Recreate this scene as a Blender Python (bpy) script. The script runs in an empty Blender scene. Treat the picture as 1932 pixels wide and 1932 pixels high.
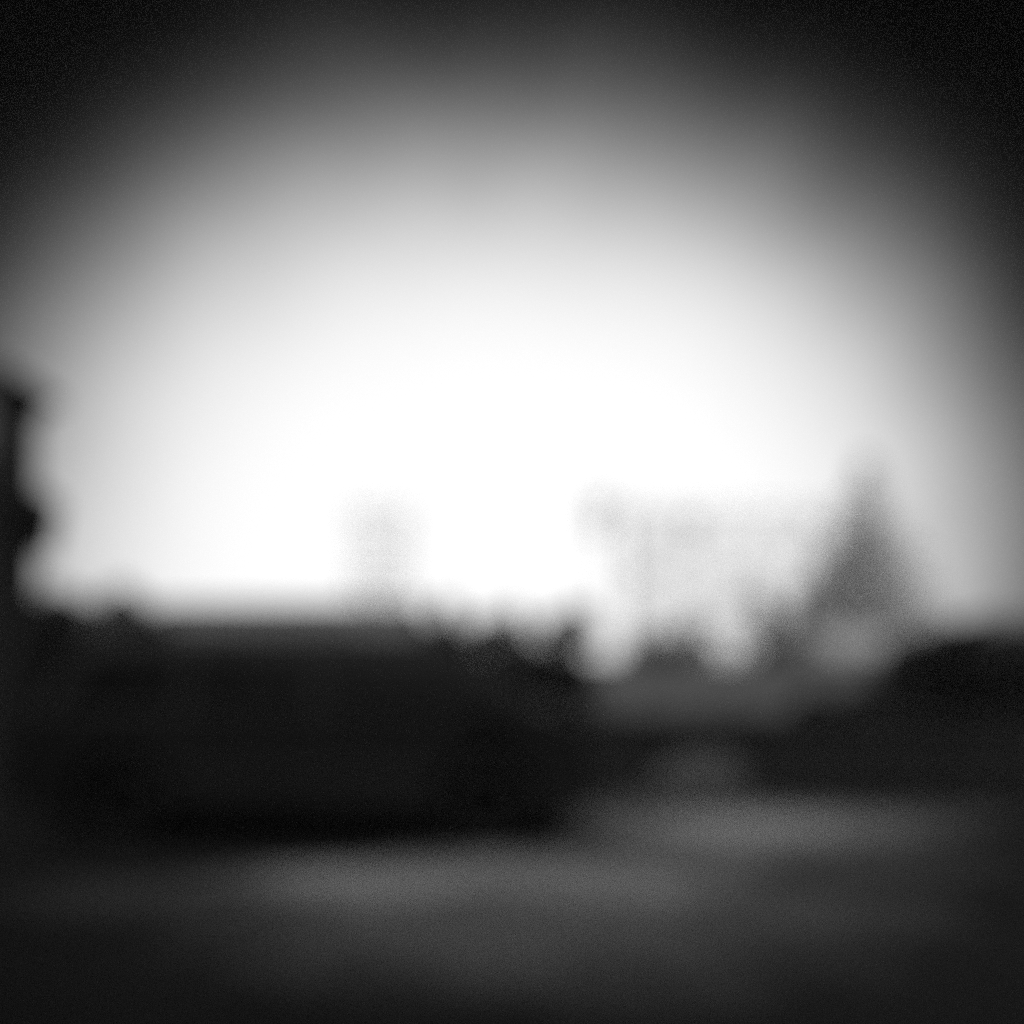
import bpy, bmesh, math, random
from mathutils import Vector, Quaternion

R = math.radians
random.seed(7)
sc = bpy.context.scene
COL = sc.collection

# ------------------------------------------------------------------ camera
CAM_H = 1.24
F = 1259.0 / 1932.0            # focal length in picture widths
cam_d = bpy.data.cameras.new('camera')
cam = bpy.data.objects.new('camera', cam_d)
COL.objects.link(cam)
cam.location = (0, 0, CAM_H)
cam.rotation_euler = (R(90), 0, 0)
cam_d.sensor_width = 36
cam_d.lens = 36 * F
cam_d.shift_y = 0.165
cam_d.clip_start = 0.02
cam_d.clip_end = 6000
# a crude home-made camera: everything beyond arm's length is out of focus
cam_d.dof.use_dof = True
cam_d.dof.focus_distance = 0.5
cam_d.dof.aperture_fstop = (cam_d.lens / 1000) / 0.0425   # aperture diameter 42.5 mm
sc.camera = cam

# ------------------------------------------------------------------ sky and sun
SUN_EL, SUN_AZ = 18.0, 205.0     # degrees; azimuth from +Y towards +X
w = bpy.data.worlds.new('World')
sc.world = w
w.use_nodes = True
nt = w.node_tree
for n in list(nt.nodes):
    nt.nodes.remove(n)
N = nt.nodes.new
L = nt.links.new


def wmath(op, a, b=None, clamp=False):
    n = N('ShaderNodeMath')
    n.operation = op
    n.use_clamp = clamp
    for i, v in enumerate((a, b)):
        if v is None:
            continue
        if isinstance(v, (int, float)):
            n.inputs[i].default_value = v
        else:
            L(v, n.inputs[i])
    return n.outputs[0]


out = N('ShaderNodeOutputWorld')
bg = N('ShaderNodeBackground')
bg.inputs['Strength'].default_value = 0.10
sky = N('ShaderNodeTexSky')
sky.sky_type = 'NISHITA'
sky.sun_disc = False
sky.sun_elevation = R(SUN_EL)
sky.sun_rotation = R(SUN_AZ)
sky.air_density = 1.0
sky.dust_density = 4.0
sky.ozone_density = 1.0
bw = N('ShaderNodeRGBToBW')            # black-and-white film
L(sky.outputs[0], bw.inputs[0])
flat = wmath('POWER', bw.outputs[0], 0.08)   # thin even cloud veils the clear-sky gradient
# sky darkened around a bright centre low ahead, imitating a vignette with invented cloud
tc = N('ShaderNodeTexCoord')
sep = N('ShaderNodeSeparateXYZ')
L(tc.outputs['Generated'], sep.inputs[0])
az = wmath('ARCTAN2', sep.outputs[0], sep.outputs[1])
el = wmath('ARCSINE', sep.outputs[2])
noi = N('ShaderNodeTexNoise')
noi.inputs['Scale'].default_value = 3.0
noi.inputs['Detail'].default_value = 3.0
L(tc.outputs['Generated'], noi.inputs['Vector'])
nz = wmath('MULTIPLY', wmath('SUBTRACT', noi.outputs[0], 0.5), 0.12)
OVER = 2.15  # strength of the added fill sky behind the camera
AZ0, EL0, SA, SE, KP, NP = -0.9, 5.1, 36.0, 33.0, 7.0, 2.2
dx = wmath('DIVIDE', wmath('SUBTRACT', az, R(AZ0)), R(SA))
dy = wmath('DIVIDE', wmath('SUBTRACT', el, R(EL0)), R(SE))
r = wmath('POWER', wmath('ADD', wmath('POWER', wmath('ABSOLUTE', dx), NP), wmath('POWER', wmath('ABSOLUTE', dy), NP)), 1 / NP)
r = wmath('ADD', r, nz)
vignette_sky = wmath('EXPONENT', wmath('MULTIPLY', wmath('POWER', wmath('MAXIMUM', r, 0.0), KP), -1.0))
# bright sky lobe added out of view behind the camera to light the yard
upv = wmath('MULTIPLY', wmath('SUBTRACT', el, R(32)), 1 / R(12), True)
away = wmath('MULTIPLY', wmath('SUBTRACT', 0.22, sep.outputs[1]), 1 / 0.22, True)
upv = wmath('MULTIPLY', upv, wmath('MULTIPLY', wmath('SUBTRACT', R(66), el), 1 / R(14), True))
over = wmath('MULTIPLY', upv, away)
vignette_sky = wmath('ADD', wmath('ADD', vignette_sky, 0.0003), wmath('MULTIPLY', over, OVER))
lum = wmath('MULTIPLY', flat, vignette_sky)
SKY_GAIN = 9.9
lum = wmath('MULTIPLY', lum, SKY_GAIN)
L(lum, bg.inputs['Color'])
L(bg.outputs[0], out.inputs['Surface'])

sun_d = bpy.data.lights.new('sun', 'SUN')
sun_d.energy = 3.7
sun_d.angle = R(0.5)
sun_d.color = (1, 1, 1)
sun = bpy.data.objects.new('sun', sun_d)
COL.objects.link(sun)
dirv = Vector((math.sin(R(SUN_AZ)) * math.cos(R(SUN_EL)), math.cos(R(SUN_AZ)) * math.cos(R(SUN_EL)), math.sin(R(SUN_EL))))
sun.rotation_euler = dirv.to_track_quat('Z', 'Y').to_euler()
sun.location = (0, 0, 60)

sc.view_settings.view_transform = 'Standard'
sc.view_settings.look = 'None'
sc.view_settings.exposure = 0.0
sc.view_settings.gamma = 1.0
sc.cycles.use_denoising = False
sc.cycles.use_adaptive_sampling = False
sc.cycles.max_bounces = 6
sc.cycles.volume_bounces = 0


# ------------------------------------------------------------------ helpers
def at(px, py, Y):
    """point of the picture (1932 px wide copy) at distance Y, used only to survey real positions"""
    return Vector(((px - 966) / 1259 * Y, Y, CAM_H + (1285 - py) / 1259 * Y))


def mat(name, v, rough=0.7, var=0.25, scale=4.0, spec=0.3, metal=0.0, bump=0.0, bscale=40.0, trans=0.0, coat=0.0):
    m = bpy.data.materials.new(name)
    m.use_nodes = True
    t = m.node_tree
    b = t.nodes['Principled BSDF']
    b.inputs['Roughness'].default_value = rough
    b.inputs['Specular IOR Level'].default_value = spec
    b.inputs['Metallic'].default_value = metal
    b.inputs['Transmission Weight'].default_value = trans
    b.inputs['Coat Weight'].default_value = coat
    tcn = t.nodes.new('ShaderNodeTexCoord')
    nn = t.nodes.new('ShaderNodeTexNoise')
    nn.inputs['Scale'].default_value = scale
    nn.inputs['Detail'].default_value = 6
    t.links.new(tcn.outputs['Object'], nn.inputs['Vector'])
    rp = t.nodes.new('ShaderNodeValToRGB')
    lo, hi = v * (1 - var), v * (1 + var)
    rp.color_ramp.elements[0].color = (lo, lo, lo, 1)
    rp.color_ramp.elements[1].color = (hi, hi, hi, 1)
    rp.color_ramp.elements[0].position = 0.3
    rp.color_ramp.elements[1].position = 0.7
    t.links.new(nn.outputs[0], rp.inputs[0])
    t.links.new(rp.outputs[0], b.inputs['Base Color'])
    if bump:
        n2 = t.nodes.new('ShaderNodeTexNoise')
        n2.inputs['Scale'].default_value = bscale
        n2.inputs['Detail'].default_value = 5
        t.links.new(tcn.outputs['Object'], n2.inputs['Vector'])
        bp = t.nodes.new('ShaderNodeBump')
        bp.inputs['Strength'].default_value = bump
        bp.inputs['Distance'].default_value = 0.02
        t.links.new(n2.outputs[0], bp.inputs['Height'])
        t.links.new(bp.outputs[0], b.inputs['Normal'])
    return m


def obj(name, bm, m, parent=None, smooth=False, bevel=0.0):
    me = bpy.data.meshes.new(name)
    bm.normal_update()
    bm.to_mesh(me)
    bm.free()
    o = bpy.data.objects.new(name, me)
    COL.objects.link(o)
    me.materials.append(m)
    if smooth:
        for p in me.polygons:
            p.use_smooth = True
    if bevel:
        bv = o.modifiers.new('bevel', 'BEVEL')
        bv.width = bevel
        bv.segments = 3
        bv.limit_method = 'ANGLE'
        bv.angle_limit = R(35)
    if parent:
        o.parent = parent
    return o


def tag(o, label, cat, group=None):
    o['label'] = label
    o['category'] = cat
    if group:
        o['group'] = group
    return o


def thing(name, label, cat, loc=(0, 0, 0), rz=0.0, group=None):
    o = bpy.data.objects.new(name, None)
    COL.objects.link(o)
    o.location = loc
    o.rotation_euler = (0, 0, rz)
    return tag(o, label, cat, group)


def box(bm, x0, x1, y0, y1, z0, z1):
    vs = [bm.verts.new(p) for p in ((x0, y0, z0), (x1, y0, z0), (x1, y1, z0), (x0, y1, z0),
                                    (x0, y0, z1), (x1, y0, z1), (x1, y1, z1), (x0, y1, z1))]
    for f in ((3, 2, 1, 0), (4, 5, 6, 7), (0, 1, 5, 4), (1, 2, 6, 5), (2, 3, 7, 6), (3, 0, 4, 7)):
        bm.faces.new([vs[i] for i in f])


def tube(bm, pts, radii, seg=10):
    rings = []
    pts = [Vector(p) for p in pts]
    for i, p in enumerate(pts):
        d = (pts[min(i + 1, len(pts) - 1)] - pts[max(i - 1, 0)]).normalized()
        q = d.to_track_quat('Z', 'Y')
        rr = radii[i] if isinstance(radii, (list, tuple)) else radii
        rings.append([bm.verts.new(p + q @ Vector((rr * math.cos(a), rr * math.sin(a), 0)))
                      for a in (2 * math.pi * k / seg for k in range(seg))])
    for a, b in zip(rings, rings[1:]):
        for k in range(seg):
            bm.faces.new((a[k], a[(k + 1) % seg], b[(k + 1) % seg], b[k]))
    bm.faces.new(list(reversed(rings[0])))
    bm.faces.new(rings[-1])


def prism(bm, prof, y0, y1):
    """closed XZ outline extruded along Y"""
    a = [bm.verts.new((x, y0, z)) for x, z in prof]
    b = [bm.verts.new((x, y1, z)) for x, z in prof]
    n = len(prof)
    fs = [bm.faces.new(a), bm.faces.new(list(reversed(b)))]
    for i in range(n):
        fs.append(bm.faces.new((a[i], b[i], b[(i + 1) % n], a[(i + 1) % n])))
    bmesh.ops.recalc_face_normals(bm, faces=fs)


def panel(bm, pts, d):
    """flat outline (list of 3-D points) given a thickness d (vector)"""
    d = Vector(d)
    a = [bm.verts.new(p) for p in pts]
    b = [bm.verts.new(Vector(p) + d) for p in pts]
    n = len(pts)
    fs = [bm.faces.new(a), bm.faces.new(list(reversed(b)))]
    for i in range(n):
        fs.append(bm.faces.new((a[i], b[i], b[(i + 1) % n], a[(i + 1) % n])))
    bmesh.ops.recalc_face_normals(bm, faces=fs)


# ------------------------------------------------------------------ materials
M = dict(
    bark=mat('bark', 0.06, 0.9, 0.4, 9, bump=0.6),
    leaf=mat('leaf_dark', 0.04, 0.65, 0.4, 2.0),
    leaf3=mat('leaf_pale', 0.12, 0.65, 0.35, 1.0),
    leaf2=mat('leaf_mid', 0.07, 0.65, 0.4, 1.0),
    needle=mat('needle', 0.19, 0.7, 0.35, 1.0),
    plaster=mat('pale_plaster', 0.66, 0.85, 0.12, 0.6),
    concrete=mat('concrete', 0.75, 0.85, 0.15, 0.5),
    roof=mat('roof_tile', 0.06, 0.8, 0.3, 2.0, bump=0.4, bscale=12),
    brick=mat('brick', 0.18, 0.85, 0.25, 3.0, bump=0.3),
    glass=mat('window_glass', 0.03, 0.12, 0.1, 1.0, spec=0.6),
    curtain=mat('drawn_curtain', 0.45, 0.6, 0.2, 1.5),
    blind=mat('lowered_blind', 0.6, 0.6, 0.15, 1.5),
    frame=mat('painted_frame', 0.55, 0.5, 0.1, 2.0),
    paint=mat('black_car_paint', 0.022, 0.45, 0.15, 1.5, spec=0.15),
    cglass=mat('tinted_car_glass', 0.01, 0.15, 0.1, 1.5, spec=0.2),
    rubber=mat('tyre_rubber', 0.015, 0.85, 0.2, 6),
    plastic=mat('black_plastic', 0.03, 0.6, 0.2, 4),
    steel=mat('wheel_steel', 0.03, 0.5, 0.2, 5, metal=0.7),
    lamp=mat('lamp_lens', 0.10, 0.15, 0.1, 6, spec=0.6),
    plate=mat('plate', 0.3, 0.5, 0.1, 6),
    timber=mat('creosoted_timber', 0.03, 0.8, 0.4, 8, bump=0.5),
    iron=mat('dark_iron', 0.04, 0.5, 0.2, 8, metal=0.4),
    porcelain=mat('porcelain', 0.12, 0.25, 0.1, 8, spec=0.5),
    stone=mat('dark_wall_stone', 0.04, 0.85, 0.45, 3.5, bump=0.8, bscale=9),
    coping=mat('wall_coping', 0.035, 0.8, 0.3, 4, bump=0.5, bscale=18),
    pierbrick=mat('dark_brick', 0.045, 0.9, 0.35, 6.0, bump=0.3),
    fence=mat('fence_boards', 0.05, 0.9, 0.35, 1.2),
    dull=mat('weathered_boards', 0.24, 0.85, 0.25, 2.0),
    rock=mat('pale_rock', 0.11, 0.85, 0.25, 3, bump=0.7, bscale=8),
    weed=mat('weeds', 0.05, 0.7, 0.4, 5),
)


# ------------------------------------------------------------------ ground
def ground_material():
    m = bpy.data.materials.new('gravelled_asphalt')
    m.use_nodes = True
    t = m.node_tree
    b = t.nodes['Principled BSDF']
    nd, lk = t.nodes.new, t.links.new
    tcn = nd('ShaderNodeTexCoord')
    sp = nd('ShaderNodeSeparateXYZ')
    lk(tcn.outputs['Object'], sp.inputs[0])

    def ma(op, a, c=None, cl=False):
        n = nd('ShaderNodeMath')
        n.operation = op
        n.use_clamp = cl
        for i, v in enumerate((a, c)):
            if v is None:
                continue
            if isinstance(v, (int, float)):
                n.inputs[i].default_value = v
            else:
                lk(v, n.inputs[i])
        return n.outputs[0]

    def noise(s, d=6):
        n = nd('ShaderNodeTexNoise')
        n.inputs['Scale'].default_value = s
        n.inputs['Detail'].default_value = d
        lk(tcn.outputs['Object'], n.inputs['Vector'])
        return n.outputs[0]
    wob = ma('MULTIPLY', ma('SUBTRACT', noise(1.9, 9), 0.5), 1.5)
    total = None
    # pale worn grit, strengths also imitating the fall of light: (x, y, half length, half width, heading, strength)
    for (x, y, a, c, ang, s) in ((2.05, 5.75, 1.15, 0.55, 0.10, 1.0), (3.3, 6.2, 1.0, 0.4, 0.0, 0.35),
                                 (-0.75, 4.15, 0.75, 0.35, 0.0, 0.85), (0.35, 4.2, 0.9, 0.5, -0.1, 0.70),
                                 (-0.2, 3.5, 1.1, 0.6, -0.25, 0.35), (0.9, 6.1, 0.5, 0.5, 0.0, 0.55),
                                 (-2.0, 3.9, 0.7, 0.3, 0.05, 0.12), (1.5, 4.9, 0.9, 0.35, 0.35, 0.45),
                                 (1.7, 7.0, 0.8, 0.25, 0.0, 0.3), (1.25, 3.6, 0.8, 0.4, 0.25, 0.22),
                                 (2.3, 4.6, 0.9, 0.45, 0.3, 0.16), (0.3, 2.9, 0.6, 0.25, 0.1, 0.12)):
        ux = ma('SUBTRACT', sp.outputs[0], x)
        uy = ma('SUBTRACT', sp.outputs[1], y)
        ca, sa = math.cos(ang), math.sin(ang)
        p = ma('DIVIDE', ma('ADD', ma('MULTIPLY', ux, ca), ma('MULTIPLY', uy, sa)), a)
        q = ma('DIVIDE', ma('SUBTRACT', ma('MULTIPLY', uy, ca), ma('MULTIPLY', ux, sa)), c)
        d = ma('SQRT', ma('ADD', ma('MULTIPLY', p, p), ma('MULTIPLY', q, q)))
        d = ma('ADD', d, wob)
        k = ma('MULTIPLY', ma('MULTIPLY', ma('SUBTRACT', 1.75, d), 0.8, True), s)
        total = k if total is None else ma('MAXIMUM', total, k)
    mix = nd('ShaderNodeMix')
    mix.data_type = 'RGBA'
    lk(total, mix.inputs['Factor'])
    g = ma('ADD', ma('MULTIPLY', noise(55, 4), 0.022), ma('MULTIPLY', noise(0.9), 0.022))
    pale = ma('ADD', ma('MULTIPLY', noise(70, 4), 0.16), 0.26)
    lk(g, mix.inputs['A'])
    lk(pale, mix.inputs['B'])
    lk(mix.outputs['Result'], b.inputs['Base Color'])
    b.inputs['Roughness'].default_value = 0.8
    b.inputs['Specular IOR Level'].default_value = 0.06
    bp = nd('ShaderNodeBump')
    bp.inputs['Strength'].default_value = 0.5
    bp.inputs['Distance'].default_value = 0.01
    lk(noise(90, 3), bp.inputs['Height'])
    lk(bp.outputs[0], b.inputs['Normal'])
    return m


def sheet(name, x0, x1, y0, y1, z, m, step=None):
    bm = bmesh.new()
    bm.faces.new([bm.verts.new(p) for p in ((x0, y0, z), (x1, y0, z), (x1, y1, z), (x0, y1, z))])
    o = obj(name, bm, m)
    o['kind'] = 'structure'
    return o


sheet('ground', -2500, 2500, -2500, 2500, -0.004, mat('far_earth', 0.09, 0.9, 0.3, 0.05))
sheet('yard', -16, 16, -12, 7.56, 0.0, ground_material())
sheet('field', -60, 60, 7.56, 140, 0.004, mat('pale_grass', 0.045, 0.9, 0.35, 0.35, bump=0.6, bscale=15))


# ------------------------------------------------------------------ vegetation
def leaves(bm, rng, c, rad, n, size):
    """leaf-sized folded faces scattered through an ellipsoid volume, clumped"""
    cl = []
    k = max(5, n // 90)
    for _ in range(k):
        v = Vector((rng.gauss(0, 1), rng.gauss(0, 1), rng.gauss(0, 1))).normalized() * (rng.random() ** 0.45)
        cl.append((v, rng.uniform(0.16, 0.36)))
    for _ in range(n):
        v, s = cl[rng.randrange(k)]
        u = v + Vector((rng.gauss(0, s * 0.6), rng.gauss(0, s * 0.6), rng.gauss(0, s * 0.6)))
        if u.length > 1.15:
            u = u.normalized() * 1.1
        p = Vector((c[0] + u.x * rad[0], c[1] + u.y * rad[1], c[2] + u.z * rad[2]))
        q = Vector((rng.gauss(0, 1), rng.gauss(0, 1), rng.gauss(0, 1))).normalized().to_track_quat('Z', 'Y')
        q = q @ Quaternion((0, 0, 1), rng.uniform(0, 6.28))
        s2 = size * rng.uniform(0.6, 1.4)
        vs = [bm.verts.new(p + q @ Vector(t)) for t in ((-s2, 0, 0), (0, -s2 * 0.5, s2 * 0.15), (s2, 0, 0), (0, s2 * 0.5, s2 * 0.15))]
        bm.faces.new(vs)


def tree(label, x, y, h, cw, trunk_h, seed, n=2600, size=0.16, m='leaf', group='trees beyond the wall', name='tree', cat='tree', thick=0.02):
    rng = random.Random(seed)
    t = thing(name, label, cat, (x, y, 0), rng.uniform(0, 6), group)
    bm = bmesh.new()
    tr = h * thick
    top = Vector((rng.uniform(-.1, .1), rng.uniform(-.1, .1), trunk_h + (h - trunk_h) * 0.7))
    tube(bm, [(0, 0, -0.05), (0, 0, 0.15), (0.03, 0, trunk_h), top], [tr * 1.5, tr * 1.1, tr * 0.8, tr * 0.2])
    rz = (h - trunk_h) / 2
    zc = trunk_h + rz
    for k in range(7):
        a = k * 0.9 + rng.uniform(-.3, .3)
        z0 = trunk_h + rng.uniform(0, .5) * rz
        e = Vector((math.cos(a) * cw * 0.36, math.sin(a) * cw * 0.36, z0 + rng.uniform(.4, 1.0) * rz))
        mid = Vector((e.x * 0.45, e.y * 0.45, z0 + (e.z - z0) * 0.6))
        tube(bm, [(0.02, 0, z0), mid, e], [tr * 0.5, tr * 0.35, tr * 0.1], 7)
    obj('trunk', bm, M['bark'], t, True)
    bm = bmesh.new()
    for k in range(4):
        a = k * 1.7 + rng.random()
        f = rng.uniform(0.6, 0.75)
        leaves(bm, rng, (math.cos(a) * cw * 0.14, math.sin(a) * cw * 0.14, zc + rng.uniform(-.25, .25) * rz),
               (cw / 2 * f, cw / 2 * f, rz * f), n // 4, size)
    leaves(bm, rng, (0, 0, h - rz * 0.55), (cw * 0.22, cw * 0.22, rz * 0.55), n // 6, size)
    obj('crown', bm, M[m], t)
    return t


def shrub(label, x, y, h, wid, seed, n=3200, size=0.05, group='dark shrubs behind the low wall', z0=0.0):
    rng = random.Random(seed)
    t = thing('shrub', label, 'shrub', (x, y, 0), 0, group)
    bm = bmesh.new()
    for k in range(9):
        a = k * 0.7 + rng.uniform(-.2, .2)
        e = Vector((math.cos(a) * wid * 0.33, math.sin(a) * wid * 0.3, h * rng.uniform(.6, .85)))
        tube(bm, [(math.cos(a) * .06, math.sin(a) * .06, -0.03), (e.x * .5, e.y * .5, e.z * .55), e], [0.025, 0.016, 0.006], 6)
    obj('stem', bm, M['bark'], t, True)
    bm = bmesh.new()
    leaves(bm, rng, (0, 0, h * 0.46), (wid / 2, wid * 0.42, h * 0.5), n, size)
    for k in range(4):
        a = k * 1.6 + rng.random()
        leaves(bm, rng, (math.cos(a) * wid * .22, math.sin(a) * wid * .18, h * rng.uniform(.45, .7)), (wid * .3, wid * .26, h * .3), n // 5, size)
    obj('foliage', bm, M['leaf'], t)
    return t


def surv(px, py, Y):
    p = at(px, py, Y)
    return p.x, p.z


for i, (px, py, Y, wid, lab) in enumerate((
        (-60, 1120, 9.2, 2.3, 'tall dark shrub behind the brick pier'),
        (85, 1120, 9.0, 1.9, 'dark shrub beside the brick pier, above the rear of the van'),
        (480, 1215, 9.0, 2.6, 'broad dark shrub just showing over the middle of the van roof'),
        (835, 1175, 9.0, 1.2, 'peaked dark shrub above the van windscreen'),
        (935, 1205, 9.3, 1.4, 'low flat dark shrub between the peaked and the rounded shrub over the van nose'),
        (1050, 1210, 8.8, 1.25, 'rounded dark shrub above the van bonnet'),
        (1535, 1305, 12.0, 0.8, 'low dark shrub in front of the left end of the shed'),
        (1625, 1298, 12.0, 1.0, 'low dark shrub in front of the middle of the shed'),
        (1700, 1275, 9.0, 1.2, 'low dark shrub at the foot of the tall shrubs right of the shed'),
        (1768, 1176, 9.4, 1.6, 'dark shrub standing left of the broadest shrub at the right edge'),
        (1915, 1160, 9.6, 2.5, 'broadest dark shrub behind the wall at the right edge'))):
    x, z = surv(px, py, Y)
    shrub(lab, x, Y, z, wid, 40 + i, n=int(5200 * max(1, wid / 1.4)))

for i, (px, py, Y, wid, lab) in enumerate((
        (1248, 1186, 27.5, 3.4, 'small round bush rising over the board fence before the left end of the pale flats'),
        (1465, 1205, 26.2, 2.2, 'dark round bush rising behind the board fence near the shed'),)):
    x, z = surv(px, py, Y)
    shrub(lab, x, Y, z, wid, 70 + i, n=7000, size=0.085, group='bushes behind the board fence')

for i, (px, py, Y, cw, th, m, n, sz, lab, nm) in enumerate((
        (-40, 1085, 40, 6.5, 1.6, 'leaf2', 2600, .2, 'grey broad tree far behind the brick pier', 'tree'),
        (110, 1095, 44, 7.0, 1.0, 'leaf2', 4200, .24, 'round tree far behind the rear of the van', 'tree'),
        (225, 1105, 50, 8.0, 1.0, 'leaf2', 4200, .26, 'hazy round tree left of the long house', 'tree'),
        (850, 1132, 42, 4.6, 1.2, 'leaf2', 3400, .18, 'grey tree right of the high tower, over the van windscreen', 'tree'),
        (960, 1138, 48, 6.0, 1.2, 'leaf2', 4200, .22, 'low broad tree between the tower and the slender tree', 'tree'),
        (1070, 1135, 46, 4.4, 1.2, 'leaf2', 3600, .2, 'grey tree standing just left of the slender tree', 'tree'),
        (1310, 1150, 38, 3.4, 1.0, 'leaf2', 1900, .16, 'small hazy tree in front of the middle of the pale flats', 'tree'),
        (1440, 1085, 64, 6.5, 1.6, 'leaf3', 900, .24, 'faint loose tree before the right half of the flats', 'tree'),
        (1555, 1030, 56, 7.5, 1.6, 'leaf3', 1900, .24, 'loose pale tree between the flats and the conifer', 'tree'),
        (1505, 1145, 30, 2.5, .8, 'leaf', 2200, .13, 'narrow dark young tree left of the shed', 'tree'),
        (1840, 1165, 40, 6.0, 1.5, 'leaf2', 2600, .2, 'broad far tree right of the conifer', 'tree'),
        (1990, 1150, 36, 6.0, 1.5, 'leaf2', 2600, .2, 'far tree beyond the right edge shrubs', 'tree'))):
    x, z = surv(px, py, Y)
    tree(lab, x, Y, z, cw, th, 100 + i, n=n, size=sz, m=m)

rng = random.Random(55)
hp0, hp1 = at(1085, 1243, 25), at(1745, 1243, 25)
t = thing('board_fence', 'long grey board fence crossing the field in front of the pale flats', 'fence', ((hp0.x + hp1.x) / 2, 25, 0))
HWD = (hp1.x - hp0.x) / 2
bm = bmesh.new()
xk = -HWD
while xk < HWD - .1:
    bw_ = rng.uniform(.12, .16)
    box(bm, xk, xk + bw_, 0, .022, .04, hp0.z + rng.uniform(-.03, .02))
    xk += bw_ + .006
obj('boards', bm, M['fence'], t)
k = -HWD
while k < HWD:
    bm = bmesh.new()
    box(bm, k - .05, k + .05, .03, .13, -.05, hp0.z - .08)
    obj('post', bm, M['timber'], t)
    k += 2.2
for zr in (.4, hp0.z - .35):
    bm = bmesh.new()
    box(bm, -HWD, HWD, .0225, .0295, zr, zr + .09)
    obj('rail', bm, M['timber'], t)

# slender tree with a small loose crown on a tall thin trunk
x, z = surv(1130, 925, 36)
tree('slender tall tree with a small loose crown on a thin bare trunk', x, 36, z, 2.6, z - 2.7, 131, n=110, size=.16, m='leaf2', thick=0.008)


def conifer(label, x, y, h, wid, seed):
    rng = random.Random(seed)
    t = thing('conifer_tree', label, 'conifer', (x, y, 0), 0)
    bm = bmesh.new()
    tube(bm, [(0, 0, -.05), (0, 0, h * .5), (0, 0, h * .97)], [h * .016, h * .011, h * .003])
    obj('trunk', bm, M['bark'], t, True)
    bm = bmesh.new()
    z = h * .2
    while z < h * 0.985:
        f = (1 - z / h) / 0.8
        rad = wid / 2 * (f ** 0.85) * rng.uniform(.85, 1.12) + 0.12
        nb = max(6, int(rad * 8))
        for k in range(nb):
            a = 2 * math.pi * k / nb + rng.uniform(-.3, .3)
            ln = rad * rng.uniform(.75, 1.1)
            for s in range(max(4, int(ln * 3.7))):
                u = rng.uniform(.08, 1)
                p = Vector((math.cos(a) * ln * u, math.sin(a) * ln * u, z - 0.30 * ln * u * u + rng.uniform(-.12, .1)))
                p += Vector((rng.gauss(0, .09), rng.gauss(0, .09), 0)) * (1.4 - u * .5)
                q = Vector((rng.gauss(0, .6), rng.gauss(0, .6), rng.uniform(.3, 1))).normalized().to_track_quat('Z', 'Y')
                s2 = 0.2 * rng.uniform(.7, 1.3)
                bm.faces.new([bm.verts.new(p + q @ Vector(v)) for v in ((-s2, 0, 0), (0, -s2 * .4, 0), (s2, 0, -.04), (0, s2 * .4, 0))])
        z += h * 0.028
    obj('crown', bm, M['needle'], t)


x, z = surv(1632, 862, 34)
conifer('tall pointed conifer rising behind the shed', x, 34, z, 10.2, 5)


# ------------------------------------------------------------------ buildings
def window(parent, x, y, z, ww, wh, gl='glass'):
    """window facing -Y, set 3 mm proud of wall plane y"""
    bm = bmesh.new()
    e = 0.08
    d = 0.06
    box(bm, x - ww / 2, x + ww / 2, y - d, y - .003, z, z + e)
    box(bm, x - ww / 2, x + ww / 2, y - d, y - .003, z + wh - e, z + wh)
    box(bm, x - ww / 2, x - ww / 2 + e, y - d, y - .003, z + e, z + wh - e)
    box(bm, x + ww / 2 - e, x + ww / 2, y - d, y - .003, z + e, z + wh - e)
    box(bm, x - e / 3, x + e / 3, y - d + .01, y - .003, z + e, z + wh - e)
    f = obj('window', bm, M['frame'], parent)
    bm = bmesh.new()
    box(bm, x - ww / 2 + e, x + ww / 2 - e, y - .03, y - .006, z + e, z + wh - e)
    obj('pane', bm, M[gl], f)


pane_rng = random.Random(21)


def flats(name, label, px0, px1, pytop, Y, depth, storeys, bays, mwall, extra=None):
    p0, p1 = at(px0, pytop, Y), at(px1, pytop, Y)
    t = thing(name, label, 'apartment block', ((p0.x + p1.x) / 2, Y, 0))
    W, H = p1.x - p0.x, p0.z
    bm = bmesh.new()
    box(bm, -W / 2, W / 2, 0, depth, -.1, H - .5)
    obj('wall', bm, M[mwall], t)
    bm = bmesh.new()
    box(bm, -W / 2 - .25, W / 2 + .25, -.25, depth + .25, H - .5, H)
    rf = obj('roof', bm, M['concrete'], t, bevel=.03)
    bm = bmesh.new()
    box(bm, -W * .12, W * .12, depth * .3, depth * .7, H, H + 1.3)
    obj('lift_housing', bm, M['concrete'], rf)
    sh = (H - 1.0) / storeys
    bw_ = W / bays
    for s in range(storeys):
        for b in range(bays):
            window(t, -W / 2 + (b + .5) * bw_, 0, .9 + s * sh, min(1.7, bw_ * .6), sh * .5, pane_rng.choice(('glass', 'curtain', 'curtain', 'blind')))
        if s:
            bm = bmesh.new()
            box(bm, -W / 2, W / 2, -.07, -.003, s * sh + .35, s * sh + .5)
            obj('string_course', bm, M['concrete'], t)
    bm = bmesh.new()
    box(bm, W / 2 - bw_ * .98, W / 2 - bw_ * .5, -.1, -.004, 0, .85)
    obj('door', bm, M['roof'], t)
    return t


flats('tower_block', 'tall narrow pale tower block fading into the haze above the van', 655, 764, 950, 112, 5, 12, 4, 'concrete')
flats('apartment_block', 'wide pale flat-roofed apartment block in haze left of the conifer', 1192, 1600, 950, 80, 6, 7, 9, 'plaster')


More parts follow.
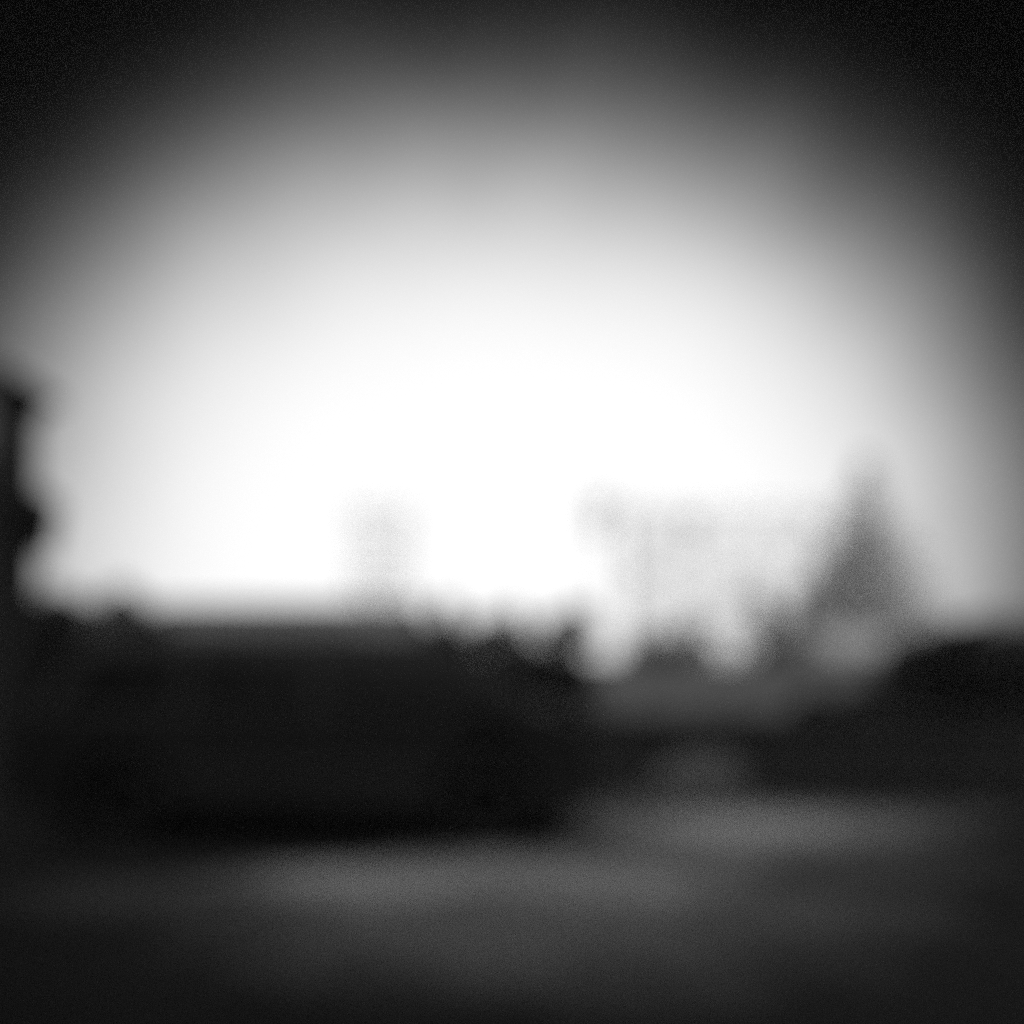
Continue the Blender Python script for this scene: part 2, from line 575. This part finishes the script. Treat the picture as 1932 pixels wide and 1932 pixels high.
def house(label, px0, px1, pyeave, pyridge, Y, depth, mwall, nwin, name='house', floors=2, group=None, chim=True):
    p0, p1 = at(px0, pyeave, Y), at(px1, pyeave, Y)
    H, RZ = p0.z, at(px0, pyridge, Y).z
    t = thing(name, label, name.replace('_', ' '), ((p0.x + p1.x) / 2, Y, 0), 0, group)
    W = p1.x - p0.x
    bm = bmesh.new()
    prof = [(0, -.1), (depth, -.1), (depth, H), (depth / 2, RZ - .1), (0, H)]
    a = [bm.verts.new((-W / 2, y, z)) for y, z in prof]
    b = [bm.verts.new((W / 2, y, z)) for y, z in prof]
    fs = [bm.faces.new(a), bm.faces.new(list(reversed(b)))]
    for i in range(5):
        fs.append(bm.faces.new((a[i], b[i], b[(i + 1) % 5], a[(i + 1) % 5])))
    bmesh.ops.recalc_face_normals(bm, faces=fs)
    obj('wall', bm, M[mwall], t)
    bm = bmesh.new()
    o = .35
    k = (RZ - H) / (depth / 2)
    prof = [(-o, H - k * o), (depth / 2, RZ), (depth + o, H - k * o), (depth + o, H - k * o + .18), (depth / 2, RZ + .2), (-o, H - k * o + .18)]
    a = [bm.verts.new((-W / 2 - .2, y, z)) for y, z in prof]
    b = [bm.verts.new((W / 2 + .2, y, z)) for y, z in prof]
    fs = [bm.faces.new(a), bm.faces.new(list(reversed(b)))]
    for i in range(6):
        fs.append(bm.faces.new((a[i], b[i], b[(i + 1) % 6], a[(i + 1) % 6])))
    bmesh.ops.recalc_face_normals(bm, faces=fs)
    rf = obj('roof', bm, M['roof' if chim else 'dull'], t)
    if chim:
        bm = bmesh.new()
        box(bm, W * .28, W * .28 + .8, depth / 2 - .4, depth / 2 + .4, RZ - .2, RZ + .9)
        obj('chimney', bm, M['brick'], rf)
    fh = H / floors
    for f in range(floors):
        for i in range(nwin):
            if f == 0 and i == nwin // 2:
                bm = bmesh.new()
                xc = -W / 2 + (i + .5) * W / nwin
                box(bm, xc - .5, xc + .5, -.06, -.003, 0.02, min(2.05, fh * .85))
                d = obj('door', bm, M['timber'], t)
                bm = bmesh.new()
                tube(bm, [(xc + .38, -.09, .95), (xc + .38, -.09, 1.1)], .02, 8)
                obj('handle', bm, M['iron'], d)
                continue
            window(t, -W / 2 + (i + .5) * W / nwin, 0, f * fh + fh * .33, min(1.3, W / nwin * .5), fh * .45)
    return t


house('long low house with a tiled roof below the tower, over the van', 262, 785, 1192, 1130, 62, 9, 'brick', 7)
house('pale low shed with a pitched roof below the conifer', 1560, 1700, 1225, 1188, 27, 4, 'dull', 3, name='shed', floors=1, chim=False)


# unseen brick building added behind the camera to shade yard, wall and near shrubs
bm = bmesh.new()
HB = 16.0
t = thing('shade_block', 'tall plain brick building added unseen behind the viewer to shade the yard', 'shade_block', (-6, -30, 0))
box(bm, -26, 26, -10, 0, -.1, HB)
obj('wall', bm, M['brick'], t)
bm = bmesh.new()
panel(bm, [(-26.3, -10.4, HB + .004), (26.3, -10.4, HB + .004), (26.3, -5, HB + 2.2), (-26.3, -5, HB + 2.2)], (0, 0, .2))
panel(bm, [(-26.3, .4, HB + .004), (26.3, .4, HB + .004), (26.3, -4.99, HB + 2.2), (-26.3, -4.99, HB + 2.2)], (0, 0, .2))
obj('roof', bm, M['roof'], t)
for f in range(5):
    for i in range(13):
        xc = -24 + i * 4
        bm = bmesh.new()
        box(bm, xc - .6, xc + .6, .003, .05, .9 + f * 3, 2.5 + f * 3)
        wn = obj('window', bm, M['frame'], t)
        bm = bmesh.new()
        box(bm, xc - .53, xc + .53, .052, .056, .97 + f * 3, 2.43 + f * 3)
        obj('pane', bm, M['glass'], wn)

# unseen canopy and two side walls, added to darken the near yard
t = thing('shade_canopy', 'open timber canopy added unseen over the viewer to shade the near yard', 'shade_canopy', (0, 0, 0))
bm = bmesh.new()
box(bm, -4.5, 5.3, -4.4, .75, 2.62, 2.74)
obj('roof', bm, M['timber'], t, bevel=.01)
bm = bmesh.new()
box(bm, -4.5, 5.3, -4.7, -4.41, 0, 3.0)
obj('back_wall', bm, M['brick'], t)
for xk in (-4.3, -2.2, 2.6, 5.1):
    bm = bmesh.new()
    box(bm, xk - .06, xk + .06, .5, .62, 0, 2.615)
    obj('post', bm, M['timber'], t, bevel=.008)
for xk, y1, lab in ((-4.95, 4.6, 'tall brick wall added unseen to shade the yard on the side of the brick pier'), (5.35, 5.6, 'tall brick wall added unseen to shade the yard on the side away from the brick pier')):
    bm = bmesh.new()
    box(bm, 0, .3, -4.7, y1, -.05, 2.9)
    o = obj('shade_wall', bm, M['brick'])  # out-of-view wall, added to shade the ground at this side
    o.location = (xk, 0, 0)
    tag(o, lab, 'wall')

# ------------------------------------------------------------------ low stone wall
t = thing('stone_wall', 'long low dark stone wall with flat coping running behind the van', 'wall', (0, 7.6, 0))
bm = bmesh.new()
rng = random.Random(3)
z = -0.05
row = 0
while z < 0.76:
    hh = 0.135
    xx = -9.0 - rng.random() * .3
    while xx < 9.5:
        ln = rng.uniform(.22, .5)
        j = rng.uniform(0, .03)
        box(bm, xx, xx + ln - .012, -j, .34 + rng.uniform(0, .03), z, z + hh - .010)
        xx += ln
    z += hh
    row += 1
box(bm, -9.2, 9.6, .02, .32, -.06, .75)
obj('masonry', bm, M['stone'], t, bevel=.008)
bm = bmesh.new()
xx = -9.2
while xx < 9.6:
    ln = rng.uniform(.7, .95)
    box(bm, xx, xx + ln - .008, -.06, .42, .763, .835 + rng.uniform(-.004, .004))
    xx += ln
obj('coping', bm, M['coping'], t, bevel=.012)

# weeds along the foot of the wall
bm = bmesh.new()
rng = random.Random(12)
for _ in range(2600):
    c = rng.choice((1.0, 2.9, 3.3, 3.6, 4.1, 4.6, 5.4, 6.0, 6.6, -4.5))
    x = c + rng.gauss(0, .35)
    y = 7.55 - abs(rng.gauss(0, .16)) - .02
    h = rng.uniform(.05, .20) * (1 if y > 7.3 else .6)
    a = rng.uniform(0, 6.28)
    dx_, dy_ = math.cos(a) * .008, math.sin(a) * .008
    lx, ly = rng.gauss(0, .05), rng.gauss(0, .05) - .02
    if y + ly > 7.56:
        ly = -.02
    v = [bm.verts.new(p) for p in ((x - dx_, y - dy_, 0), (x + dx_, y + dy_, 0), (x + dx_ * .6 + lx * .5, y + ly * .5, h * .6), (x + lx, y + ly, h))]
    bm.faces.new(v)
wd = obj('weeds', bm, M['weed'])
wd['kind'] = 'stuff'
wd['label'] = 'dark weeds growing along the foot of the stone wall'

# boulder
bm = bmesh.new()
bmesh.ops.create_icosphere(bm, subdivisions=4, radius=1)
from mathutils import noise as mnoise
for v in bm.verts:
    n = v.co.normalized()
    d = 1 + .22 * mnoise.noise(n * 1.6 + Vector((3, 1, 7))) + .08 * mnoise.noise(n * 4) + .03 * mnoise.noise(n * 10)
    v.co = Vector((n.x * .52 * d, n.y * .30 * d, n.z * .36 * d + .12))
    v.co.x -= .18 * (0.4 - v.co.z)
    if v.co.z < -.04:
        v.co.z = -.04
bo = obj('boulder', bm, M['rock'], None, True)
bo.location = (2.05, 7.12, 0)
tag(bo, 'pale grey boulder lying against the low stone wall', 'boulder')


# ------------------------------------------------------------------ brick pier
PY = 6.6
xr = at(70, 720, PY + .6).x
zt = at(36, 708, PY + .3).z
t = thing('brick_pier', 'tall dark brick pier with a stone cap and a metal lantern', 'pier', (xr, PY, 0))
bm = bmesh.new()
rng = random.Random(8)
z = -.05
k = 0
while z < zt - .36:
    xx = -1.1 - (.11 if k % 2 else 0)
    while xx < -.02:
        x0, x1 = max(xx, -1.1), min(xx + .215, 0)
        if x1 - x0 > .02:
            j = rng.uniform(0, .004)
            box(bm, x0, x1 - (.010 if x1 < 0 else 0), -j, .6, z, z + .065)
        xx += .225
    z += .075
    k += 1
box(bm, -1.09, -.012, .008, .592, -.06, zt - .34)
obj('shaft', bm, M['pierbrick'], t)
bm = bmesh.new()
lo, hi = zt - .33, zt
ring = lambda e, zz: [bm.verts.new(p) for p in ((-1.1 - e, -e, zz), (e, -e, zz), (e, .6 + e, zz), (-1.1 - e, .6 + e, zz))]
rs = [ring(.04, lo), ring(.05, lo + .10), ring(.15, lo + .19), ring(.17, lo + .25), ring(-.2, hi + .08)]
bm.faces.new(list(reversed(rs[0])))
bm.faces.new(rs[-1])
for A, B in zip(rs, rs[1:]):
    for i in range(4):
        bm.faces.new((A[i], A[(i + 1) % 4], B[(i + 1) % 4], B[i]))
obj('cap', bm, M['coping'], t)
zl = at(0, 990, PY + .5).z
bm = bmesh.new()
box(bm, .003, .03, .38, .58, zl - .12, zl + .18)
tube(bm, [(.02, .48, zl + .12), (.08, .48, zl + .36), (.14, .48, zl + .34)], .016, 8)
br = obj('bracket', bm, M['iron'], t)
bm = bmesh.new()
prof = [(.05, -.22), (.10, -.20), (.105, -.17), (.17, .10), (.19, .115), (.13, .18), (.04, .22), (.015, .24)]
rings = [[bm.verts.new((.14 + rr * math.cos(6.28318 * i / 8 + .39), .48 + rr * math.sin(6.28318 * i / 8 + .39), zl + zz * 1.5)) for i in range(8)] for rr, zz in prof]
for A, B in zip(rings, rings[1:]):
    for i in range(8):
        bm.faces.new((A[i], A[(i + 1) % 8], B[(i + 1) % 8], B[i]))
bm.faces.new(list(reversed(rings[0])))
bm.faces.new(rings[-1])
obj('lantern', bm, M['iron'], t)


# ------------------------------------------------------------------ van
VX0, VX1, VY0, VY1 = -3.72, 0.64, 4.95, 6.75
t = thing('parked_van', 'black family van parked side on, filling the left of the yard', 'van', ((VX0 + VX1) / 2, (VY0 + VY1) / 2, 0))
LV = VX1 - VX0
HX = LV / 2
HW = (VY1 - VY0) / 2


def arch(cx, rr, z0, n=14):
    """points of a wheel arch from rear to front"""
    a0 = math.asin((z0 - .33) / rr)
    return [(cx - rr * math.cos(a0 + (math.pi - 2 * a0) * k / n), .33 + rr * math.sin(a0 + (math.pi - 2 * a0) * k / n)) for k in range(n + 1)]


WR, WF = -HX + .82, HX - .84
low = [(-HX + .10, .30)] + arch(WR, .385, .22) + arch(WF, .385, .22) + [(HX - .22, .24), (HX - .05, .34), (HX, .48), (HX, .66), (HX - .06, .80), (HX - .14, .94),
       (HX - .34, 1.04), (HX - .5, 1.05), (-HX + .12, 1.04), (-HX + .03, .90), (-HX, .62), (-HX + .02, .42)]
bm = bmesh.new()
prism(bm, low, -HW, HW)
# greenhouse with tumblehome
up = [(-HX + .12, 1.03), (HX - .40, 1.03), (HX - 1.00, 1.50), (HX - 1.28, 1.585), (-HX + 1.1, 1.60), (-HX + .55, 1.57), (-HX + .34, 1.50)]


def gy(z):
    return HW - .02 - (z - 1.0) * .30


a = [bm.verts.new((x, -gy(z), z)) for x, z in up]
b = [bm.verts.new((x, gy(z), z)) for x, z in up]
fs = [bm.faces.new(a), bm.faces.new(list(reversed(b)))]
for i in range(len(up)):
    fs.append(bm.faces.new((a[i], b[i], b[(i + 1) % len(up)], a[(i + 1) % len(up)])))
bmesh.ops.recalc_face_normals(bm, faces=fs)
obj('body', bm, M['paint'], t, bevel=.035)

# side windows
for s in (-1, 1):
    for (x0, x1, x2, x3) in ((-HX + .36, -HX + 1.22, -HX + 1.22, -HX + .52), (-HX + 1.30, -HX + 2.22, -HX + 2.22, -HX + 1.30), (-HX + 2.30, HX - .70, HX - 1.08, -HX + 2.30)):
        zb_, zt = 1.06, 1.46
        bm = bmesh.new()
        pts = [(x0, s * (gy(zb_) - .004), zb_), (x1, s * (gy(zb_) - .004), zb_), (x2, s * (gy(zt) - .004), zt), (x3, s * (gy(zt) - .004), zt)]
        panel(bm, pts, (0, s * .010, .003))
        obj('side_window', bm, M['cglass'], t)
    # door handles and rub strip
    for xh in (-HX + 1.42, -HX + 2.42):
        bm = bmesh.new()
        box(bm, xh, xh + .2, min(s * (HW - .005), s * (HW + .035)), max(s * (HW - .005), s * (HW + .035)), .86, .895)
        obj('door_handle', bm, M['plastic'], t, bevel=.008)
    bm = bmesh.new()
    box(bm, WR + .42, WF - .42, min(s * (HW - .005), s * (HW + .02)), max(s * (HW - .005), s * (HW + .02)), .52, .60)
    obj('rub_strip', bm, M['plastic'], t, bevel=.006)
    bm = bmesh.new()
    xm = HX - .85
    ys = s * (HW + .10)
    tube(bm, [(xm, s * (HW - .04), 1.05), (xm + .02, s * (HW + .03), 1.08)], .025, 8)
    box(bm, xm - .05, xm + .09, ys - .09, ys + .09, 1.03, 1.19)
    mi = obj('mirror', bm, M['plastic'], t, bevel=.02)
    bm = bmesh.new()
    box(bm, xm - .056, xm - .051, ys - .075, ys + .075, 1.045, 1.175)
    obj('mirror_glass', bm, M['cglass'], mi)
    bm = bmesh.new()
    yl = s * (HW - .27)
    panel(bm, [(HX + .004, yl - .2, .62), (HX + .004, yl + .2, .62), (HX - .045, yl + .2, .77), (HX - .045, yl - .2, .77)], (.012, 0, .004))
    obj('headlight', bm, M['lamp'], t)
    bm = bmesh.new()
    yl = s * (HW - .12)
    panel(bm, [(-HX + .012, yl - .07, .78), (-HX + .012, yl + .07, .78), (-HX + .105, yl + .07, 1.02), (-HX + .105, yl - .07, 1.02)], (-.016, 0, .004))
    obj('tail_light', bm, M['lamp'], t)
    for xw in (WR, WF):
        yo, yi = s * (HW - .005), s * (HW - .21)
        bm = bmesh.new()
        prof = [(.20, .0), (.29, .0), (.318, .03), (.325, .07), (.325, .14), (.318, .18), (.29, .205), (.20, .205)]
        seg = 36
        rings = [[bm.verts.new((xw + rr * math.cos(6.28318 * k / seg), yo - s * dd, .327 + rr * math.sin(6.28318 * k / seg))) for k in range(seg)] for rr, dd in prof]
        fs = []
        for q in range(len(rings)):
            A, B = rings[q], rings[(q + 1) % len(rings)]
            for k in range(seg):
                fs.append(bm.faces.new((A[k], A[(k + 1) % seg], B[(k + 1) % seg], B[k])))
        bmesh.ops.recalc_face_normals(bm, faces=fs)
        wh = obj('wheel', bm, M['rubber'], t, True)
        bm = bmesh.new()
        tube(bm, [(xw, yo - s * .03, .327), (xw, yo - s * .16, .327)], .06, 16)
        tube(bm, [(xw, yo - s * .10, .327), (xw, yo - s * .115, .327)], .197, 32)
        for k in range(5):
            an = 6.28318 * k / 5 + .3
            tube(bm, [(xw + .05 * math.cos(an), yo - s * .04, .327 + .05 * math.sin(an)), (xw + .195 * math.cos(an), yo - s * .03, .327 + .195 * math.sin(an))], [.035, .028], 8)
        obj('rim', bm, M['steel'], wh, True)
# windscreen and rear window
bm = bmesh.new()
panel(bm, [(HX - .435, -gy(1.05) + .10, 1.06), (HX - .435, gy(1.05) - .10, 1.06), (HX - .953, gy(1.46) - .08, 1.465), (HX - .953, -gy(1.46) + .08, 1.465)], (.012, 0, .017))
obj('windscreen', bm, M['cglass'], t)
bm = bmesh.new()
panel(bm, [(-HX + .135, -gy(1.08) + .12, 1.08), (-HX + .135, gy(1.08) - .12, 1.08), (-HX + .315, gy(1.44) - .1, 1.44), (-HX + .315, -gy(1.44) + .1, 1.44)], (-.014, 0, .007))
obj('rear_window', bm, M['cglass'], t)
# bumpers, grille, plates, underbody
bm = bmesh.new()
box(bm, HX - .06, HX + .05, -HW + .04, HW - .04, .36, .54)
obj('front_bumper', bm, M['plastic'], t, bevel=.03)
bm = bmesh.new()
box(bm, -HX - .05, -HX + .06, -HW + .04, HW - .04, .38, .56)
obj('rear_bumper', bm, M['plastic'], t, bevel=.03)
bm = bmesh.new()
for k in range(3):
    box(bm, HX - .04, HX + .012, -.35, .35, .62 + k * .045, .645 + k * .045)
obj('grille', bm, M['plastic'], t)
bm = bmesh.new()
box(bm, -HX + .35, HX - .35, -HW + .12, HW - .12, .17, .34)
obj('underbody', bm, M['plastic'], t)
bm = bmesh.new()
tube(bm, [(HX - 1.9, -HW + .32, 1.585), (HX - 1.9, -HW + .32, 1.63)], .02, 8)
box(bm, -HX + .75, HX - 1.95, -HW + .29, -HW + .33, 1.63, 1.655)
tube(bm, [(-HX + .8, -HW + .31, 1.57), (-HX + .8, -HW + .31, 1.64)], .018, 8)
obj('roof_rail', bm, M['plastic'], t)

# ------------------------------------------------------------------ haze
bm = bmesh.new()
box(bm, -110, 110, -50, 140, -1.0, 35)
hz = bpy.data.materials.new('haze_air')
hz.use_nodes = True
tt = hz.node_tree
for n in list(tt.nodes):
    tt.nodes.remove(n)
oo = tt.nodes.new('ShaderNodeOutputMaterial')
pv = tt.nodes.new('ShaderNodeVolumePrincipled')
pv.inputs['Color'].default_value = (.9, .9, .9, 1)
pv.inputs['Density'].default_value = 0.0003
pv.inputs['Anisotropy'].default_value = 0.7
tt.links.new(pv.outputs[0], oo.inputs['Volume'])
h = obj('haze', bm, hz)
h['kind'] = 'stuff'
h['label'] = 'pale even haze in the air'
